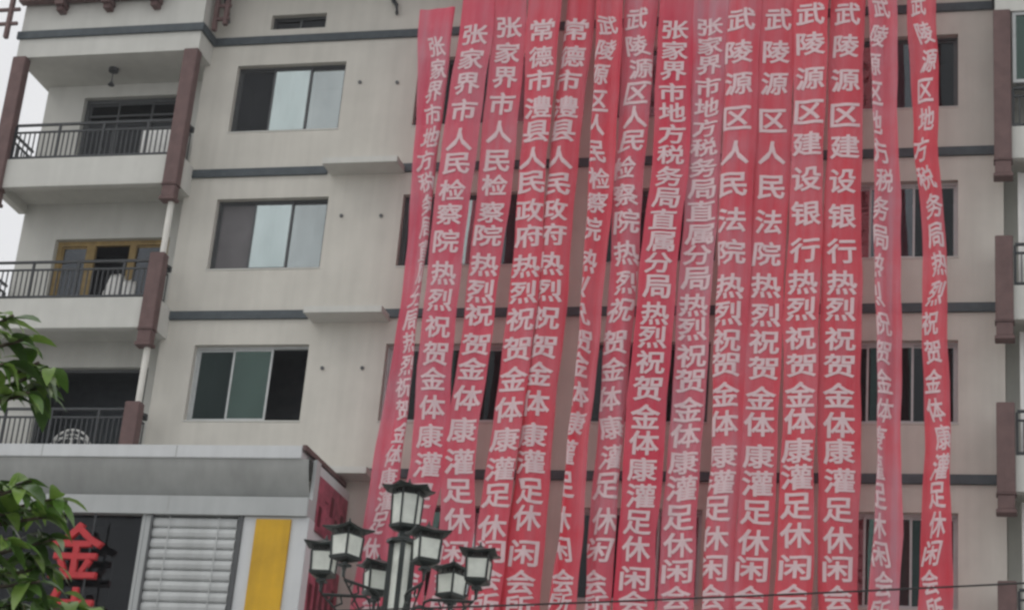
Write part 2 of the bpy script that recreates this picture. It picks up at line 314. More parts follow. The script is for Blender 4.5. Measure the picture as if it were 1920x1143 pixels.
# anchor holes left in the wall above the ledges
for (x, z) in ((-3.91, 19.51), (-3.14, 19.47), (-3.94, 16.63), (-3.14, 16.61), (-3.93, 13.53), (-3.15, 13.53)):
    bm = BM(); tube(bm, [(x, -.03, z), (x, .01, z)], .035, 10); link('anchor_bolt', bm, m_alu, bld)

def pleats(bm, x0, x1, y, z0, z1, amp=.03, n=26):
    prev = None
    for i in range(n + 1):
        x = x0 + (x1 - x0) * i / n; yy = y + amp * math.sin(i * 1.9) * (0.7 + .3 * math.sin(i * .7))
        cur = (bm.verts.new((x, yy, z0)), bm.verts.new((x, yy, z1)))
        if prev: bm.faces.new((prev[0], cur[0], cur[1], prev[1]))
        prev = cur

def window(x0, x1, z0, z1, panes, frame=m_alu, splits=None, curtain=None, y=0.0, room=1.6, parent=bld, name='window', fw=.045, room_mat=None):
    """A sliding window: fixed outer frame; a pane (own sash) per bay of the splits; a curtain behind where there is one."""
    sp = splits or [x0 + (x1 - x0) * .335, x0 + (x1 - x0) * .665]
    xs = [x0] + sp + [x1]; Y = y + .13; bm = BM()
    box(bm, x0, x1, Y, Y + .08, z0, z0 + fw); box(bm, x0, x1, Y, Y + .08, z1 - fw, z1)
    box(bm, x0, x0 + fw, Y + .002, Y + .078, z0 + fw, z1 - fw); box(bm, x1 - fw, x1, Y + .002, Y + .078, z0 + fw, z1 - fw)
    w = link(name, bm, frame, parent)
    for i, g in enumerate(panes):
        if g is None: continue
        a, b = xs[i] - (.02 if i else -fw), xs[i + 1] + (.02 if i < len(panes) - 1 else -fw)
        yy = Y + (.012 if i % 2 else .042); s = .038; bm = BM(); c, d = z0 + fw, z1 - fw
        for q in ((a, b, c, c + s), (a, b, d - s, d), (a, a + s, c + s, d - s), (b - s, b, c + s, d - s)):
            box(bm, q[0], q[1], yy, yy + .024, q[2], q[3], 0, 0)
        sash = link('sash', bm, frame, w)
        bm = BM(); box(bm, a + s, b - s, yy + .009, yy + .014, c + s, d - s); link('pane', bm, g, w)
    for (i, m) in (curtain or []):
        bm = BM(); pleats(bm, xs[i] - .05, xs[i + 1] + .05, Y + .22, z0 - .05, z1 + .08); link('curtain', bm, m, w, True)
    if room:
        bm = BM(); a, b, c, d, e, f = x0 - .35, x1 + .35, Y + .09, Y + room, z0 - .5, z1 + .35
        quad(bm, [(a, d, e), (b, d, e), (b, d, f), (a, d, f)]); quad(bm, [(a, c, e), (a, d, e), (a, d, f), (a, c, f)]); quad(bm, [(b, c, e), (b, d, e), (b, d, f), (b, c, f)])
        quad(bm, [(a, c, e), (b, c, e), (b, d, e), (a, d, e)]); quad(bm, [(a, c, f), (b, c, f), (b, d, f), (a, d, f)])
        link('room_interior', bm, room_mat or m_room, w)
    return w

WT = {(0, 0): ([g_dark, g_light, g_grey], m_alu, [(1, m_curtain)]), (0, 1): ([m_screen, g_light, g_grey], m_alu, [(1, m_curtain), (2, m_grey_curtain)]),
      (0, 2): ([g_deep, g_green, None], m_alu_w, None), (0, 3): ([g_dark, g_green, g_dark], m_alu, None),
      (1, 0): ([g_dark, g_dark, g_grey], m_alu, None), (1, 1): ([g_dark, g_grey, g_blue], m_alu, None), (1, 2): ([g_dark, g_deep, g_dark], m_alu_w, None), (1, 3): ([g_dark, g_green, g_grey], m_alu, None),
      (2, 0): ([g_dark, g_grey, g_dark], m_alu, None), (2, 1): ([g_dark, g_blue, g_dark], m_alu, None), (2, 2): ([g_dark, None, g_dark], m_alu, None), (2, 3): ([g_dark, g_dark, g_grey], m_alu_w, None),
      (3, 0): ([g_grey, g_blue, g_dark], m_alu, None), (3, 1): ([g_grey, g_blue, g_dark], m_alu_w, None), (3, 2): ([g_deep, g_deep, g_dark], m_alu_w, None), (3, 3): ([g_grey, g_green, g_deep], m_alu_w, None)}
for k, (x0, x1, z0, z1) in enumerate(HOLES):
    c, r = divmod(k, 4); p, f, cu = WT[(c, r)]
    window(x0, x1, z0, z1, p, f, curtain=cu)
    bm = BM(); box(bm, x0 - .02, x1 + .02, -.012, .125, z0 - .03, z0 - .001, .004); link('window_sill', bm, m_trim, bld)
x0, x1, z0, z1 = VENTS[0]
window(x0, x1, z0, z1, [g_dark, g_dark], m_alu, [(x0 + x1) / 2], room=1.2, fw=.02)

# ---- the projecting bays with their balconies
def railing(bm, x0, x1, y, zb, zt, step=.105):
    box(bm, x0, x1, y - .025, y + .025, zt - .045, zt); box(bm, x0, x1, y - .018, y + .018, zt - .20, zt - .165); box(bm, x0, x1, y - .02, y + .02, zb + .03, zb + .075)
    n = int((x1 - x0) / step)
    for i in range(n + 1):
        x = x0 + (x1 - x0) * i / n; r = .022 if i % 9 == 0 else .011
        box(bm, x - r, x + r, y - r, y + r, zb + (0 if i % 9 == 0 else .075), zt - (.045 if i % 9 == 0 else .20))
def side_railing(bm, x, y0, y1, zb, zt):
    box(bm, x - .025, x + .025, y0, y1, zt - .045, zt); box(bm, x - .018, x + .018, y0, y1, zt - .20, zt - .165); box(bm, x - .02, x + .02, y0, y1, zb + .03, zb + .075)
    n = max(3, int((y1 - y0) / .105))
    for i in range(n + 1):
        y = y0 + (y1 - y0) * i / n; box(bm, x - .011, x + .011, y - .011, y + .011, zb + .075, zt - .20)

FR, BK = -.65, .60                                      # bay front, balcony back wall
def bay(X0, X1, inner, doors):
    """inner = +1: the bay's facade side is its right end (left bay); -1: mirrored."""
    bm = BM(); box(bm, X0, X1, FR, BK + .3, 20.045, 22.3); link('bay_top_wall', bm, m_trim, bld)
    bm = BM(); ea = X0 - .055; eb = X1 + .055
    box(bm, ea, eb, FR - .055, FR + .01, 20.465, 20.635, .006)
    sx = X1 if inner > 0 else X0
    if inner > 0: box(bm, X1 - .01, X1 + .056, FR + .012, -.056, 20.466, 20.634)
    else: box(bm, X0 - .056, X0 + .01, FR + .012, -.056, 20.466, 20.634)
    link('string_course', bm, m_band, bld)
    bm = BM(); wall_with_holes(bm, X0 + .13, X1 - .02, .13, 20.04, [(d[0], d[1], d[2], d[3]) for d in doors], BK, .2); link('balcony_wall', bm, m_trim, bld)
    bm = BM()                                           # return walls between facade plane and balcony back
    xin = X1 if inner > 0 else X0
    box(bm, xin - (.12 if inner > 0 else 0), xin + (0 if inner > 0 else .12), .0, BK + .2, .13, 20.04); link('return_wall', bm, m_wall, bld)
    bm = BM()
    xo = X0 + .13 if inner > 0 else X1 - .13            # outer end wall of the rear block
    box(bm, min(xo, xo + .2 * inner), max(xo, xo + .2 * inner), BK + .21, 4.2, .13, 22.6); link('end_wall', bm, m_wall, bld)
    for k, zt in enumerate((17.74, 14.74, 11.74, 8.74)):
        bm = BM(); box(bm, X0, X1, FR, FR + .16, zt - .62, zt, .008); box(bm, X0 + .002, X1 - .002, FR + .16, BK - .002, zt - .42, zt - .30)
        b1 = (X1 - .16, X1) if inner > 0 else (X0, X0 + .16); b2 = (X0, X0 + .16) if inner > 0 else (X1 - .16, X1)
        box(bm, b1[0], b1[1], FR + .162, -.002, zt - .618, zt - .002); box(bm, b2[0], b2[1], FR + .162, BK - .004, zt - .618, zt - .002)
        bal = link('balcony', bm, m_trim, bld)
        bm = BM(); railing(bm, X0 + .3, X1 - .3, FR + .07, zt, zt + .80); link('railing', bm, m_rail, bal)
        bm = BM(); side_railing(bm, xin - .08 * inner, FR + .15, -.22, zt, zt + .80)
        box(bm, xin - .10 * inner - .05, xin - .10 * inner + .05, -.24, -.14, zt + .70, zt + .82, .01); link('side_railing', bm, m_rail, bal)
        xout = X0 if inner > 0 else X1
        bm = BM(); side_railing(bm, xout + .06 * inner, FR + .15, BK - .03, zt, zt + .80); link('side_railing', bm, m_rail, bal)
        for (side, xc) in ((inner, xin), (-inner, xout)):
            a, b = (xc - .27, xc + .03) if side > 0 else (xc - .03, xc + .27)
            top = 20.04 if k == 0 else zt + .89
            bm = BM(); box(bm, a, b, FR - .08, FR + .14, zt - .66, top, .012)
            box(bm, a - .012, b + .012, FR - .092, FR + .15, zt - .685, zt - .66, .004)
            box(bm, a + .01, b - .01, FR - .07, FR + .13, zt - .93, zt - .685, .012)
            box(bm, a - .015, b + .015, FR - .095, FR + .155, zt - 1.0, zt - .93, .01)
            link('post', bm, m_post, bal)
            if k and inner > 0 and side > 0:
                pc = (a + b) / 2 + .03 * side
                bm = BM(); tube(bm, [(pc, FR + .1, zt + .86), (pc, FR + .1, zt + 2.1)], .062, 12); link('downpipe', bm, m_pipe, bal)
    return

LD = [(-10.15, -7.9, 17.75, 19.75), (-10.21, -7.72, 14.75, 16.54), (-10.0, -7.72, 11.75, 13.79)]
bay(-11.15, -7.15, 1, LD)
RD = [(9.0, 11.3, 14.75, 16.7), (9.0, 11.3, 11.75, 13.8)]
bay(8.2, 12.2, -1, RD)
# balcony doors on the left bay, one kind to a floor
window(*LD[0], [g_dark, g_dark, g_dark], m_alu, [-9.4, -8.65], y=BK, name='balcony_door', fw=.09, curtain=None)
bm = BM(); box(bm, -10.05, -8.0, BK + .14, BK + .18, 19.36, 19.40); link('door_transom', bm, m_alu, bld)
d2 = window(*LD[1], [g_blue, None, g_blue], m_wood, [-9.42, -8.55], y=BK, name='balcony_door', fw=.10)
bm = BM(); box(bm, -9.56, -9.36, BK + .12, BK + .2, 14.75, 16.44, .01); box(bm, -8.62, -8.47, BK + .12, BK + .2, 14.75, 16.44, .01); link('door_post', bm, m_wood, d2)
window(*LD[2], [None, None, None], m_alu, [-9.3, -8.5], y=BK, name='balcony_door', fw=.06, room_mat=m_band)  # room takes the dark band colour, so the recess's shade is in the colour
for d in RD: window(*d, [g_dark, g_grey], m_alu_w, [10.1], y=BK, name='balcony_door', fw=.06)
# top balcony of the right bay is glazed in with white frames
bm = BM()
for zz in (18.62, 19.98): box(bm, 8.5, 11.9, FR + .04, FR + .1, zz, zz + .06)
for i in range(6): xx = 8.5 + i * .668; box(bm, xx, xx + .06, FR + .041, FR + .099, 18.68, 19.98)
enc = link('balcony_glazing', bm, m_alu_w, bld)
for i in range(5):
    xx = 8.56 + i * .668; bm = BM(); box(bm, xx, xx + .608, FR + .065, FR + .072, 18.68, 19.98); link('pane', bm, g_green if i % 2 == 0 else g_grey, enc)
    bm = BM(); pleats(bm, xx, xx + .6, FR + .2, 18.65, 20.0, .02, 14); link('curtain', bm, m_curtain if i % 2 else m_grey_curtain, enc)
for zt in (14.74, 11.74, 8.74):
    bm = BM(); box(bm, 8.58, 9.0, -.1, -.04, zt - .01, zt + 2.36); box(bm, 8.56, 8.62, -.13, -.101, zt - .01, zt + 2.36); link('balcony_screen', bm, m_white, bld)
# ceiling lamp of the top left balcony
bm = BM(); tube(bm, [(-9.25, -.05, 20.05), (-9.25, -.05, 19.97)], .1, 14); tube(bm, [(-9.25, -.05, 19.97), (-9.25, -.05, 19.72)], .012, 6)
tube(bm, [(-9.25, -.05, 19.74), (-9.25, -.05, 19.66)], [.03, .07], 12); link('ceiling_lamp', bm, m_alu, bld)

# ---- eaves: brown beam on brackets over the left bay, roof edge that carries the banners
bm = BM(); box(bm, -11.2, -8.0, FR - .26, FR - .06, 21.22, 21.62, .01); link('eave_beam', bm, m_post, bld)
for x in (-10.27, -9.23, -8.19):
    bm = BM(); box(bm, x - .1, x + .1, FR - .28, FR + .02, 21.10, 21.22, .01); box(bm, x - .075, x + .075, FR - .2, FR + .02, 21.0, 21.10, .01); link('eave_bracket', bm, m_post, bld)
bm = BM(); box(bm, -11.6, 12.6, -1.25, 4.0, 22.3, 22.5); box(bm, -11.6, 12.6, -1.35, -1.25, 22.22, 22.58); link('roof_eave', bm, m_post, bld)
bm = BM(); tube(bm, [(-3.2, -.95, 22.1), (8.1, -.95, 22.1)], .03, 8)
for x in (-3, -1, 1, 3, 5, 7, 8): tube(bm, [(x, -.95, 22.1), (x, -.95, 22.32)], .012, 6)
link('banner_rail', bm, m_rail, bld)
for (x, y0) in ((-3.32, -.02), (-6.9, -.02)):             # iron hooks on the wall under the roof
    bm = BM(); tube(bm, [(x, 0, 21.02), (x + .03, -.1, 21.0), (x + .02, -.12, 21.15), (x - .08, -.06, 21.28), (x - .12, -.04, 21.6), (x - .1, -.02, 22.3)], [.03, .035, .04, .045, .05, .05], 8)
    link('iron_hook', bm, m_rail, bld)
# timber lattice brackets at both ends of the left bay's roof
def lattice(x, y0, sgn):
    bm = BM()
    for i in range(2): box(bm, x + i * .22 * sgn - .045, x + i * .22 * sgn + .045, y0, y0 + .1, 20.62 + .12 * i, 22.3, .008)
    for z in (20.85, 21.15, 21.45, 21.9): box(bm, min(x, x + .22 * sgn) - .06, max(x, x + .22 * sgn) + .08, y0 + .02, y0 + .08, z, z + .07, .006)
    link('timber_bracket', bm, m_post, bld)
lattice(-7.02, -.42, 1)
bm = BM(); box(bm, -11.42, -11.33, FR - .22, FR - .12, 20.42, 22.3, .01)
for z in (20.72, 21.05, 21.6): box(bm, -12.6, -11.17, FR - .2, FR - .14, z, z + .07, .006)
link('timber_bracket', bm, m_post, bld)

# ------------------------------------------------------------------ shopfront at the foot of the left bay
shop = tag(empty('shopfront', (0, 0, 0)), 'shopfront under grey metal canopy with slatted shutter and yellow panel at lower left', 'shopfront')
YF = -2.2
bm = BM(); box(bm, -12.5, -3.25, YF, YF + .3, 11.08, 11.31, .012); box(bm, -12.5, -3.25, YF + .302, -.66, 11.20, 11.30)
can = link('canopy', bm, m_acp_l, shop)
bm = BM(); prev = None                                   # the coved grey panel under its top strip
for i in range(9):
    t = i / 8; y = YF + .04 + .32 * t ** 1.5; z = 11.08 - .69 * t
    cur = (bm.verts.new((-12.5, y, z)), bm.verts.new((-3.10 - .02, y, z)))
    if prev: bm.faces.new((prev[0], cur[0], cur[1], prev[1]))
    prev = cur
link('canopy_panel', bm, m_acp_d, can, True)
bm = BM(); box(bm, -12.5, -3.02, YF, YF + .25, 10.07, 10.40, .012); box(bm, -12.5, -3.02, YF - .012, YF - .001, 10.07, 10.12, .003); link('canopy_strip', bm, m_acp, can)
bm = BM()
for x in (-10.6, -8.1, -5.55): box(bm, x - .006, x + .006, YF - .004, YF + .01, 11.09, 11.30); box(bm, x - .006, x + .006, YF - .004, YF + .01, 10.125, 10.39)
link('panel_joint', bm, m_acp_d, can)
bm = BM()                                                # brown flashing along the end of the canopy and its grey end board
box(bm, -3.245, -3.17, YF - .012, -.05, 11.225, 11.32, .006); link('canopy_flashing', bm, m_post, can)
bm = BM(); box(bm, -3.115, -3.05, YF + .26, -1.72, .13, 11.14, .006); link('end_board', bm, m_acp, shop)
bm = BM(); box(bm, -3.15, -3.11, -1.72, -.01, .13, 11.14); link('side_wall', bm, m_acp_l, shop)
for (za, zb) in ((10.0, 10.95), (7.9, 9.6)):
    bm = BM(); box(bm, -3.107, -3.07, -1.66, -.12, za, zb, .006, 0)
    for j in range(5):                                   # dark printed figures
        yy = -1.55 + j * .28; box(bm, -3.069, -3.066, yy, yy + .15, za + .1 + .16 * ((j * 3) % 4), zb - .5 + .16 * ((j * 7) % 3), .0, 1)
    link('poster', bm, [m_maroon, m_maroon_d], shop)
# glass bay with dark interior
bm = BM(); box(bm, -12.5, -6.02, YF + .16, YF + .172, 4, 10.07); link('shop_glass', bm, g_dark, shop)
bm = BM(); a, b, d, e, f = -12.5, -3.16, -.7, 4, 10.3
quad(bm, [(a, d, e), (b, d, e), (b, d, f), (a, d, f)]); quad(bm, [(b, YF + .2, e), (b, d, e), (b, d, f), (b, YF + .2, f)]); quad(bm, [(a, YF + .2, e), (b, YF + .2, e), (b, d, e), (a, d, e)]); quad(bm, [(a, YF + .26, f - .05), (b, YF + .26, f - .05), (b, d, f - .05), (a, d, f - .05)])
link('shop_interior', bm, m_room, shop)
bm = BM(); box(bm, -6.02, -5.83, YF + .06, YF + .3, .13, 10.07, .01); box(bm, -5.985, -5.955, YF + .045, YF + .06, .13, 10.07); link('mullion', bm, m_acp, shop)
bm = BM()
for i in range(33):                                      # rows of tilted slats
    z = 10.04 - i * .183; xa, xb, P3 = -5.80, -4.27, []
    for (dy, dz) in ((.11, 0), (.075, -.03), (.06, -.09), (.07, -.15), (.10, -.178)): P3.append((YF + dy, z + dz))
    for (ya, za), (yb, zb2) in zip(P3, P3[1:]): quad(bm, [(xa, ya, za), (xb, ya, za), (xb, yb, zb2), (xa, yb, zb2)])
    box(bm, xb + .002, xb + .028, YF + .09, YF + .12, z - .15, z - .06)
for x in (-5.5, -4.6): box(bm, x - .008, x + .008, YF + .052, YF + .058, 4, 10.04)
sh = link('slatted_shutter', bm, m_slat, shop)
bm = BM(); box(bm, -4.24, -4.16, YF + .03, YF + .2, 4, 10.07); box(bm, -5.84, -5.80, YF + .03, YF + .2, 4, 10.07); link('shutter_rail', bm, m_alu, sh)
bm = BM(); box(bm, -4.16, -2.99, YF + .06, YF + .35, .13, 10.07, .008); link('pilaster', bm, m_acp_l, shop)
bm = BM(); box(bm, -3.92, -3.29, YF + .02, YF + .058, 5.2, 10.02, .008); link('yellow_panel', bm, m_yellow, shop)

# ------------------------------------------------------------------ lettering
def glyph_mesh(ch, offset=.0, res=2):
    cu = bpy.data.curves.new('glyph', 'FONT'); cu.body = ch; cu.size = 1.0; cu.resolution_u = res; cu.bevel_depth = offset; cu.bevel_resolution = 0; cu.fill_mode = 'FRONT'
    ob = bpy.data.objects.new('glyph', cu); COL.objects.link(ob)
    dg = bpy.context.evaluated_depsgraph_get(); me = bpy.data.meshes.new_from_object(ob.evaluated_get(dg))
    bpy.data.objects.remove(ob); bpy.data.curves.remove(cu)
    g = bmesh.new(); g.from_mesh(me)                     # keep the front half of the outline bevel
    bmesh.ops.delete(g, geom=[v for v in g.verts if v.co.z < -1e-4], context='VERTS'); g.to_mesh(me); g.free()
    return me
GL = {}
def glyph(ch, offset):
    if ch not in GL: GL[ch] = glyph_mesh(ch, offset)
    return GL[ch]
def glyph_box(me):
    xs = [v.co.x for v in me.vertices]; ys = [v.co.y for v in me.vertices]
    return min(xs), max(xs), min(ys), max(ys)

# red built-up characters that hang before the shop glass
sign = tag(empty('shop_sign', (-7.05, -2.35, 9.3)), 'red built-up characters hanging before the dark shop glass under the canopy', 'sign')
for (ch, zc, w, h) in (('金', 9.37, .98, .98), ('体', 8.22, .98, 1.02)):
    me = glyph_mesh(ch, .018); a, b, c, d = glyph_box(me); bm = BM(); bm.from_mesh(me)
    for v in bm.verts: v.co = Vector(((v.co.x - (a + b) / 2) / (b - a) * w, -v.co.z * .8, (v.co.y - (c + d) / 2) / (d - c) * h + zc - 9.3))
    rim = [e for e in bm.edges if e.is_boundary]          # returns of the built-up letter
    ex = bmesh.ops.extrude_edge_only(bm, edges=rim); bmesh.ops.translate(bm, verts=[g for g in ex['geom'] if isinstance(g, bmesh.types.BMVert)], vec=(0, .08, 0))
    link('sign_character', bm, m_red_sign, sign)
bm = BM(); tube(bm, [(-.25, .03, -2.2), (-.25, .03, .72)], .018, 6); tube(bm, [(.25, .03, -2.2), (.25, .03, .72)], .018, 6); link('sign_bracket', bm, m_rail, sign)

# ------------------------------------------------------------------ the red banners
def interp(tab, z, k):
    if z >= tab[0][0]:
        a, b = tab[0], tab[1]
    elif z <= tab[-1][0]:
        a, b = tab[-2], tab[-1]
        return tab[-1][k]
    else:
        for a, b in zip(tab, tab[1:]):
            if a[0] >= z >= b[0]: break
    if z >= tab[0][0]: return tab[0][k]
    t = (a[0] - z) / (a[0] - b[0]); t = t * t * (3 - 2 * t) * .5 + t * .5
    return a[k] + (b[k] - a[k]) * t
FULL = .66
BAN_HUE = [(0.76, 0.108, 0.168), (0.74, 0.100, 0.155), (0.74, 0.100, 0.147), (0.74, 0.084, 0.122), (0.74, 0.080, 0.113), (0.74, 0.068, 0.101), (0.74, 0.104, 0.147), (0.72, 0.060, 0.105), (0.72, 0.120, 0.164), (0.74, 0.092, 0.126), (0.74, 0.088, 0.118), (0.74, 0.088, 0.113), (0.74, 0.080, 0.105), (0.72, 0.120, 0.155), (0.74, 0.072, 0.097)]
BAN_SIDE = ['R', 'C', 'C', 'C', 'L', 'L', 'C', 'C', 'C', 'L', 'C', 'C', 'C', 'L', 'C']
BAN_AMP = [.035, .02, .02, .022, .025, .035, .028, .018, .03, .024, .016, .016, .014, .035, .035]
BAN_LABEL = [
 'leftmost pink-red banner, folded narrow so its white characters show as slivers',
 'second red banner from the left, broad with full white characters and plain pink top',
 'third red banner from the left, edge to edge with the broad banner at its left',
 'fourth red banner from the left, full white characters, hung close beside its right neighbour',
 'fifth red banner from the left, bright red right margin with a beige gap beyond',
 'sixth red banner from the left, narrow and twisted between two wall gaps',
 'seventh red banner from the left, pale dense characters, dark window slits on both sides',
 'eighth banner from the left, deep crimson with small closely spaced characters',
 'ninth banner from the left, faded pink with pale crumpled characters',
 'tenth banner from the left, characters cut off along its folded left edge',
 'eleventh banner from the left, large clear widely spaced characters, just right of the cut-off ones',
 'twelfth banner from the left, large characters, overlapping beside the widest red banner',
 'widest red banner with large clear characters, thirteenth from the left',
 'faded narrow pink banner hanging alone before the right windows, second from the right',
 'rightmost banner, narrow bright red and twisted, leaning right across the last windows']
WU = {0: .50, 5: .52, 13: .40, 14: .38, 6: .66}
PALE = [.75, .55, .55, .42, .38, .4, .75, .32, .9, .6, .5, .5, .4, .9, .4]
STEP = .30
for bi, (text, ed, zs) in enumerate(BANNERS):
    Yb = -.95 + (-.045 if bi % 2 else .03); amp = BAN_AMP[bi]; ph = bi * 2.3; side = BAN_SIDE[bi]
    ztop = 22.08 if bi else ed[0][0]; zbot = 7.6
    tab = ed
    def sx(s, z): a, b = interp(tab, z, 1) - .018, interp(tab, z, 2) + .018; wob = .012 * math.sin(z * 2.1 + ph) + .006 * math.sin(z * 5.3 + ph * 2); return a + (b - a) * s + wob
    def urange(z):
        w = min(1, (interp(tab, z, 2) - interp(tab, z, 1)) / FULL)
        w = max(w, .5)
        if w > .88: return (0, 1)
        return {'L': (1 - w, 1), 'R': (0, w), 'C': ((1 - w) * .5, 1 - (1 - w) * .5)}[side]
    def sy(s, z):
        w = min(1, (interp(tab, z, 2) - interp(tab, z, 1)) / FULL); k = 1 + (1 - w) * 1.6
        e = abs(s - .5) * 2
        return Yb + amp * k * math.sin(s * 5.2 + ph + .35 * math.sin(z * .8 + ph)) + amp * .5 * math.sin(s * 11 + z * .9 + ph * 3) + .02 * math.sin(z * .55 + ph) + .03 * max(0, e - .8) / .2 * (1 if side != 'C' else .5)
    bm = BM(); nz = int((ztop - zbot) / STEP) + 1; NU = 12; grid = []
    ZR = [ztop - (ztop - zbot) * i / nz for i in range(nz + 1)]
    for z in ZR:
        row = []
        if side == 'L': row += [bm.verts.new((sx(.22, z), sy(.22, z) + .05, z)), bm.verts.new((sx(.06, z), sy(0, z) + .045, z))]
        row += [bm.verts.new((sx(j / NU, z), sy(j / NU, z), z)) for j in range(NU + 1)]
        if side == 'R': row += [bm.verts.new((sx(.94, z), sy(1, z) + .045, z)), bm.verts.new((sx(.72, z), sy(.78, z) + .05, z))]
        grid.append(row)
    for q, w in zip(grid, grid[1:]):
        for j in range(len(q) - 1): bm.faces.new((q[j], w[j], w[j + 1], q[j + 1]))
    hue = BAN_HUE[bi]; hue = (min(.84, hue[0] * 1.14), hue[1] * 1.02, hue[2] * 1.12)
    mb = cloth_mat('banner_cloth_%d' % (bi + 1), hue, PALE[bi], bi)
    ban = tag(link('banner', bm, mb, smooth=True), BAN_LABEL[bi], 'banner', 'red congratulation banners hanging down the facade')
    # white characters laid on the cloth, cut to its folds
    lb = BM()
    for ci, ch in enumerate(text):
        zc = zs[ci]
        if zc < zbot + .3: continue
        pit = (zs[ci - 1] - zs[ci + 1]) / 2 if 0 < ci < len(text) - 1 else (zs[ci - 1] - zs[ci] if ci else zs[0] - zs[1])
        h = min(.47, pit * (.92 if pit < .5 else .84)); wu = WU.get(bi, .74)
        me = glyph(ch, .022); a, b, c, d = glyph_box(me)
        gw = max(b - a, .8); gh = max(d - c, .8)
        g = BM(); g.from_mesh(me); bmesh.ops.triangulate(g, faces=g.faces)
        for v in g.verts:
            z = zc + (v.co.y - (c + d) / 2) / gh * h; u = .5 + (v.co.x - (a + b) / 2) / gw * wu; u0, u1 = urange(z)
            if bi in WU: u += .10 * math.sin(z * 1.7 + ph) + .06 * math.sin(z * 4.3 + ph)
            v.co = Vector(((u - u0) / (u1 - u0), v.co.z * .12, z))
        for sgn, lim in ((-1, .015), (1, .985)):
            bmesh.ops.bisect_plane(g, geom=g.verts[:] + g.edges[:] + g.faces[:], plane_co=(lim, 0, 0), plane_no=(sgn, 0, 0), clear_outer=True)
        for j in range(1, NU): bmesh.ops.bisect_plane(g, geom=g.verts[:] + g.edges[:] + g.faces[:], plane_co=(j / NU, 0, 0), plane_no=(1, 0, 0))
        for z in ZR:
            if abs(z - zc) < h * .55: bmesh.ops.bisect_plane(g, geom=g.verts[:] + g.edges[:] + g.faces[:], plane_co=(0, 0, z), plane_no=(0, 0, 1))
        vm = []
        for v in g.verts:
            s, z = v.co.x, v.co.z; vm.append(lb.verts.new((sx(s, z), sy(s, z) - .009 - v.co.y, z)))
        g.verts.index_update()
        for f in g.faces:
            try: lb.faces.new([vm[v.index] for v in f.verts])
            except ValueError: pass
        g.free()
    for f in lb.faces:
        f.normal_update()
        if f.normal.y > 0: f.normal_flip()
    link('lettering', lb, m_letter, ban)
for me in GL.values(): bpy.data.meshes.remove(me)

# ------------------------------------------------------------------ street lamp with palace lanterns
LX, LY, LZ = 2.44, -13.52, 6.365
lamp = tag(empty('street_lamp', (LX, LY, .13), math.atan2(.312, .95)), 'dark street lamp with six square palace lanterns round a taller six-sided one', 'street lamp')
zb = LZ - .13                                            # lantern centres, above the lamp's own base
bm = BM(); ngon_loft(bm, [(0, .28), (.25, .28), (.3, .2), (.9, .17), (1.0, .11), (zb - 1.05, .085), (zb - 1.0, .14), (zb - .9, .15)], 12); link('pole', bm, m_iron_green, lamp, False)
bm = BM()
for k in range(4):                                       # iron edges of the light column
    a = math.pi / 2 + k * math.pi / 2; x, y = .115 * math.cos(a), .115 * math.sin(a); box(bm, x - .026, x + .026, y - .026, y + .026, zb - .9, zb + .2)
ngon_loft(bm, [(zb + .2, .17), (zb + .23, .17), (zb + .26, .07), (zb + .33, .055), (zb + .36, .11), (zb + .38, .12)], 8)
ngon_loft(bm, [(zb - .92, .19), (zb - .89, .19)], 8); link('column_frame', bm, m_iron_green, lamp)
bm = BM()
ngon_loft(bm, [(zb - .885, .105), (zb + .195, .105)], 4, math.pi / 2); link('light_column', bm, m_acrylic, lamp)

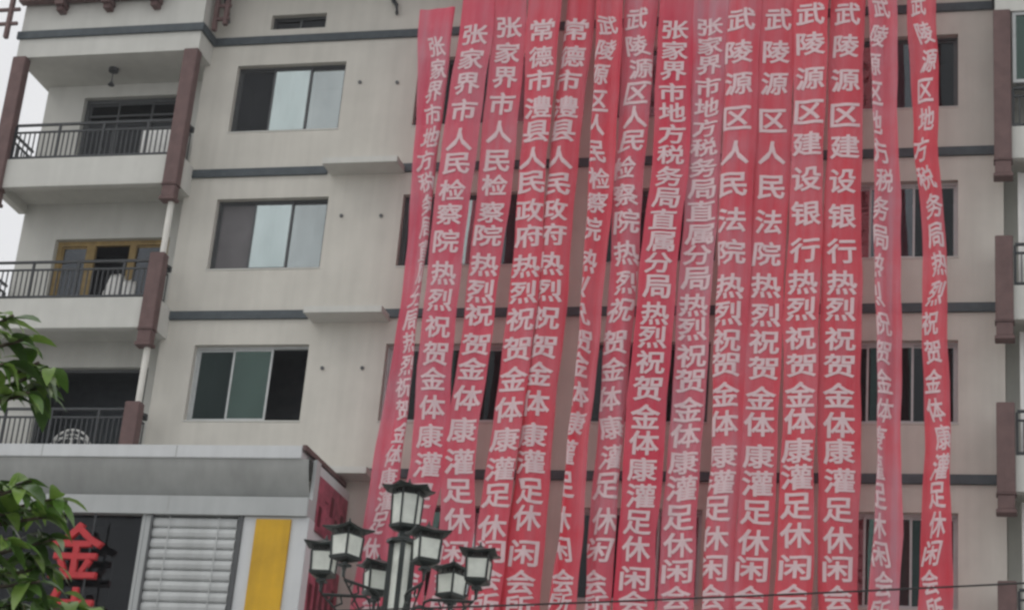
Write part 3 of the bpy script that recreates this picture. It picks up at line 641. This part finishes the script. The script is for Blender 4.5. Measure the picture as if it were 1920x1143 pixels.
def lantern_parts(parent, n, r, h, z0, rot, roof, name):
    """A lantern with n glass sides: iron frame (the part), glass body and flared roof."""
    bm = BM()
    for k in range(n):
        a = rot + 2 * math.pi * k / n; x, y = r * math.cos(a), r * math.sin(a)
        tube(bm, [(x * .95, y * .95, z0 - .01), (x * 1.04, y * 1.04, z0 + h)], .013, 6)
    ngon_loft(bm, [(z0 - .06, r * .45), (z0 - .035, r * 1.05), (z0 - .008, r * 1.1), (z0, r * 1.02)], n, rot)
    ngon_loft(bm, [(z0 + h, r * 1.04), (z0 + h + .012, r * 1.04)], n, rot); ngon_loft(bm, [(z0 + h + .055, r * 1.1), (z0 + h + .07, r * 1.1)], n, rot)
    for k in range(3 * n):
        a0, a1 = rot + 2 * math.pi * (k // 3) / n, rot + 2 * math.pi * (k // 3 + 1) / n; t = (k % 3) / 3; x, y = r * 1.03 * (math.cos(a0) * (1 - t) + math.cos(a1) * t), r * 1.03 * (math.sin(a0) * (1 - t) + math.sin(a1) * t)
        tube(bm, [(x, y, z0 + h + .01), (x * 1.03, y * 1.03, z0 + h + .058)], .007, 5)
    ngon_loft(bm, [(z0 - .14, .022), (z0 - .06, .03)], 8)
    part = link(name, bm, m_iron_green, parent)
    bm = BM(); ngon_loft(bm, [(z0 + .002, r * .93), (z0 + h - .002, r * 1.02)], n, rot); link('lantern_glass', bm, m_acrylic, part)
    bm = BM()                                            # eaves turned up at the corners
    zr = z0 + h + .07; ringo, ringi, ringm = [], [], []
    for k in range(2 * n):
        a = rot + math.pi * k / n; cor = k % 2 == 0; ro = roof if cor else roof * math.cos(math.pi / n) * .97
        ringo.append(bm.verts.new((ro * math.cos(a), ro * math.sin(a), zr + (.022 if cor else -.006))))
        rm = ro * .55; ringm.append(bm.verts.new((rm * math.cos(a), rm * math.sin(a), zr + (.032 if cor else .028))))
        ri = .035; ringi.append(bm.verts.new((ri * math.cos(a), ri * math.sin(a), zr + .065)))
    N = 2 * n
    for k in range(N):
        bm.faces.new((ringo[k], ringo[(k + 1) % N], ringm[(k + 1) % N], ringm[k])); bm.faces.new((ringm[k], ringm[(k + 1) % N], ringi[(k + 1) % N], ringi[k]))
    bot = [bm.verts.new((v.co.x * .97, v.co.y * .97, v.co.z - .018)) for v in ringo]
    for k in range(N): bm.faces.new((ringo[(k + 1) % N], ringo[k], bot[k], bot[(k + 1) % N]))
    bm.faces.new(bot)
    ngon_loft(bm, [(zr + .06, .03), (zr + .075, .03), (zr + .085, .014), (zr + .12, .006)], 8)
    link('lantern_roof', bm, m_iron_green, part)
    return part
lantern_parts(lamp, 6, .155, .31, zb + .39, math.radians(10), .285, 'top_lantern')
R = .80
arm0 = lan0 = None
for k in range(6):
    ang = math.radians(-13 - 60 * k)
    if k == 0:
        lan0 = lantern_parts(lamp, 4, .150, .195, -.13, math.radians(45), .265, 'lantern'); l = lan0
        bm = BM(); tube(bm, [(0, 0, -.21), (0, 0, -.33), (-.03, 0, -.36), (-.46, 0, -.36), (-.52, 0, -.39), (-.54, 0, -.52), (-.60, 0, -.6), (-.70, 0, -.62)], .017, 8)
        tube(bm, [(-.14, 0, -.36), (-.10, 0, -.42), (-.16, 0, -.48), (-.24, 0, -.44), (-.22, 0, -.38)], .011, 6)
        tube(bm, [(-.02, 0, -.355), (-.30, 0, -.62), (-.70, 0, -.66)], .010, 6); tube(bm, [(-.38, 0, -.36), (-.34, 0, -.44), (-.40, 0, -.50), (-.47, 0, -.46)], .010, 6)
        box(bm, -.05, .05, -.05, .05, -.235, -.21); arm0 = link('arm', bm, m_iron_green, lamp); ar = arm0
    else: l = copy_tree(lan0, lamp); ar = arm0.copy(); COL.objects.link(ar); ar.parent = lamp
    for o in (l, ar): o.location = (R * math.cos(ang), R * math.sin(ang), zb); o.rotation_euler = (0, 0, ang)

# ------------------------------------------------------------------ overhead cable
bm = BM(); pts = []
A0, B0 = Vector((12.5, -15.9, 6.05)), Vector((-6.0, -20.1, 3.95))
for i in range(41):
    t = i / 40; p = A0.lerp(B0, t); p.z -= .55 * 4 * t * (1 - t) * .35; pts.append(p)
tube(bm, pts, .008, 5); tag(link('overhead_cable', bm, m_black), 'thin black cable sagging across the banners behind the street lamp', 'cable')

# ------------------------------------------------------------------ things on the left balconies
bm = BM()
random.seed(3)
for (cx, cz, w, h) in ((-8.32, 15.08, .26, .62), (-8.05, 15.02, .22, .5)):       # a sheet bundled over a rack
    n = 14; rows = []
    for j in range(7):
        t = j / 6; row = []
        for i in range(n):
            a = 2 * math.pi * i / n; r = w * (.55 + .5 * t) * (1 + .12 * math.sin(3 * a + j)); row.append(bm.verts.new((cx + r * math.cos(a), -.15 + .6 * r * math.sin(a), cz + h * .5 - h * t + .03 * math.sin(5 * a))))
        rows.append(row)
    for q, s in zip(rows, rows[1:]):
        for i in range(n): bm.faces.new((q[i], q[(i + 1) % n], s[(i + 1) % n], s[i]))
    bm.faces.new(rows[0])
bm2 = bm; tag(link('white_sheet', bm2, m_white, smooth=True), 'white bundled sheet airing behind the middle balcony railing by ochre door frame', 'cloth')
cab = tag(empty('balcony_cabinet', (-8.1, .28, 17.75)), 'low white cabinet behind the railing of the highest balcony, beside its right post', 'cabinet')
bm = BM(); box(bm, -.36, .36, -.2, .2, .06, .92, .008); link('cabinet_body', bm, m_white, cab)
for x in (-.175, .175): bm = BM(); box(bm, x - .16, x + .16, -.218, -.202, .1, .88, .004); link('cabinet_door', bm, m_white, cab)
bm = BM(); box(bm, -.34, .34, -.17, .17, 0, .058); link('plinth', bm, m_alu, cab)
ch = tag(empty('wire_chair', (-8.66, -.2, 11.74)), 'low white scrolled wire chair behind the lowest balcony railing above the canopy', 'chair')
bm = BM()
def arc(cx, cz, r, a0, a1, y, rad=.014, n=12): tube(bm, [(cx + r * math.cos(a0 + (a1 - a0) * i / n), y, cz + r * math.sin(a0 + (a1 - a0) * i / n)) for i in range(n + 1)], rad, 6)
arc(0, .08, .42, 0, math.pi, 0, .02, 18); arc(0, .08, .33, 0, math.pi, 0, .013, 16)
for x in (-.24, -.08, .08, .24): arc(x, .24, .1, 0, 2 * math.pi, .0, .012)
for x in (-.3, -.15, 0, .15, .3): tube(bm, [(x, 0, .1), (x * .9, 0, .1 + math.sqrt(.42 ** 2 - (x * .9) ** 2) - .03)], .011, 6)
link('backrest', bm, m_white, ch)
bm = BM(); ngon_loft(bm, [(.12, .4), (.16, .42)], 20, center=(0, .3)); link('seat', bm, m_white, ch)
for (x, y) in ((-.3, .08), (.3, .08), (-.3, .52), (.3, .52)):
    bm = BM(); tube(bm, [(x, y, 0), (x, y, .12)], .016, 6); link('leg', bm, m_white, ch)

# ------------------------------------------------------------------ broad-leaved tree at the left
TX, TY = 4.10, -25.35
tree = tag(empty('broadleaf_tree', (TX, TY, .13)), 'broadleaf tree with large glossy drooping leaves at the left edge', 'tree')
random.seed(11)
def leaf(bm, base, d, length, width, droop, mi):
    """One folded, drooping leaf blade of three by two faces."""
    d = d.normalized(); side = d.cross(Vector((0, 0, 1)))
    if side.length < .1: side = Vector((1, 0, 0))
    side.normalize(); side = (side + Vector((random.uniform(-.5, .5), random.uniform(-.5, .5), random.uniform(-.6, .6)))).normalized(); rows = []; p = Vector(base); dd = d.copy()
    nrm = side.cross(d).normalized()
    for i, wf in enumerate((.10, .62, .98, .92, .58, .04)):
        w = width * wf * .5; fold = nrm * (w * .38)
        rows.append([bm.verts.new(p - side * w + fold), bm.verts.new(p), bm.verts.new(p + side * w + fold)])
        dd = (dd + Vector((0, 0, -droop * .22))).normalized(); p = p + dd * length / 5
    for q, s in zip(rows, rows[1:]):
        for k in range(2): f = bm.faces.new((q[k], q[k + 1], s[k + 1], s[k])); f.material_index = mi; f.smooth = True
# where the twigs end (world), the sprays that hang into the picture among them
TIPS = [(4.87, -25.71, 4.02), (4.74, -25.59, 4.17), (4.85, -25.78, 3.9), (4.88, -25.58, 3.98), (4.62, -25.5, 4.14), (4.78, -25.57, 3.9), (4.89, -25.63, 3.84), (4.92, -25.56, 3.96), (4.85, -25.45, 3.93), (4.86, -25.5, 3.51), (4.77, -25.39, 3.44), (4.9, -25.35, 3.44), (4.86, -25.53, 3.3), (4.8, -25.22, 3.32), (4.74, -25.3, 3.22), (4.92, -25.35, 3.19), (4.95, -25.21, 3.12), (4.75, -25.16, 3.15), (4.8, -25.33, 3.59), (4.67, -25.34, 3.52), (4.77, -25.2, 3.52), (4.64, -25.03, 3.31), (4.74, -25.43, 3.26), (4.89, -25.11, 3.12), (4.98, -24.98, 3.13), (4.88, -25.22, 3.39), (4.87, -25.19, 3.29), (4.84, -25.19, 3.56), (4.95, -25.11, 3.17), (4.94, -24.9, 3.2), (4.93, -25.0, 3.15)]
for i in range(46):                                      # the rest of the crown, out of the picture
    a = random.uniform(0, 2 * math.pi); r = random.uniform(.2, 1.25); TIPS.append((TX - .95 + r * math.cos(a) * .55, TY + r * math.sin(a), random.uniform(2.5, 3.9)))
bmb = BM(); top = Vector((0, 0, 4.9))
bmt = BM(); tube(bmt, [(-.62, 0, 0), (-.60, .02, .8), (-.66, -.02, 1.8), (-.6, .03, 2.8), (-.66, 0, 3.8), (-.68, 0, 4.9)], [.12, .095, .085, .075, .06, .03], 12); link('trunk', bmt, m_bark, tree, True)
bml = BM()
for ti, tp in enumerate(TIPS):
    tl = Vector(tp) - Vector((TX, TY, .13)); st = Vector((-.64, 0, max(1.9, tl.z - random.uniform(.3, .7))))
    mid = st.lerp(tl, .55) + Vector((0, 0, .06)); tube(bmb, [st, mid, tl], [.022, .014, .006], 6)
    ax = (tl - mid).normalized(); n = 9 if ti < 31 else 7
    for k in range(n):
        a = 2.4 * k + random.uniform(-.4, .4); out = Vector((math.cos(a), math.sin(a), random.uniform(-.15, .75))) + ax * .4
        back = ax * -random.uniform(0, .09); L = random.uniform(.11, .19)
        leaf(bml, tl + back, out, L, L * random.uniform(.34, .46), random.uniform(.5, 2.2), random.choices([0, 1, 2, 3], [5, 3, 2, 1.2])[0])
link('branches', bmb, m_bark, tree, True)
link('crown', bml, [m_leaf, m_leaf_l, m_leaf_d, m_leaf_p], tree)

# ------------------------------------------------------------------ thin haze volume, added to lift the blacks like a glare veil
bm = BM(); box(bm, -70, 70, -60, 40, -1.0, 30.0)
mh = bpy.data.materials.new('veil_haze'); mh.use_nodes = True; nt = mh.node_tree; nt.nodes.clear()
ho = nt.nodes.new('ShaderNodeOutputMaterial'); hv = nt.nodes.new('ShaderNodeVolumePrincipled')
hv.inputs['Color'].default_value = (.93, .95, 1, 1); hv.inputs['Density'].default_value = .0007; hv.inputs['Anisotropy'].default_value = .2
nt.links.new(hv.outputs[0], ho.inputs['Volume'])
tag(link('haze', bm, mh), kind='stuff')
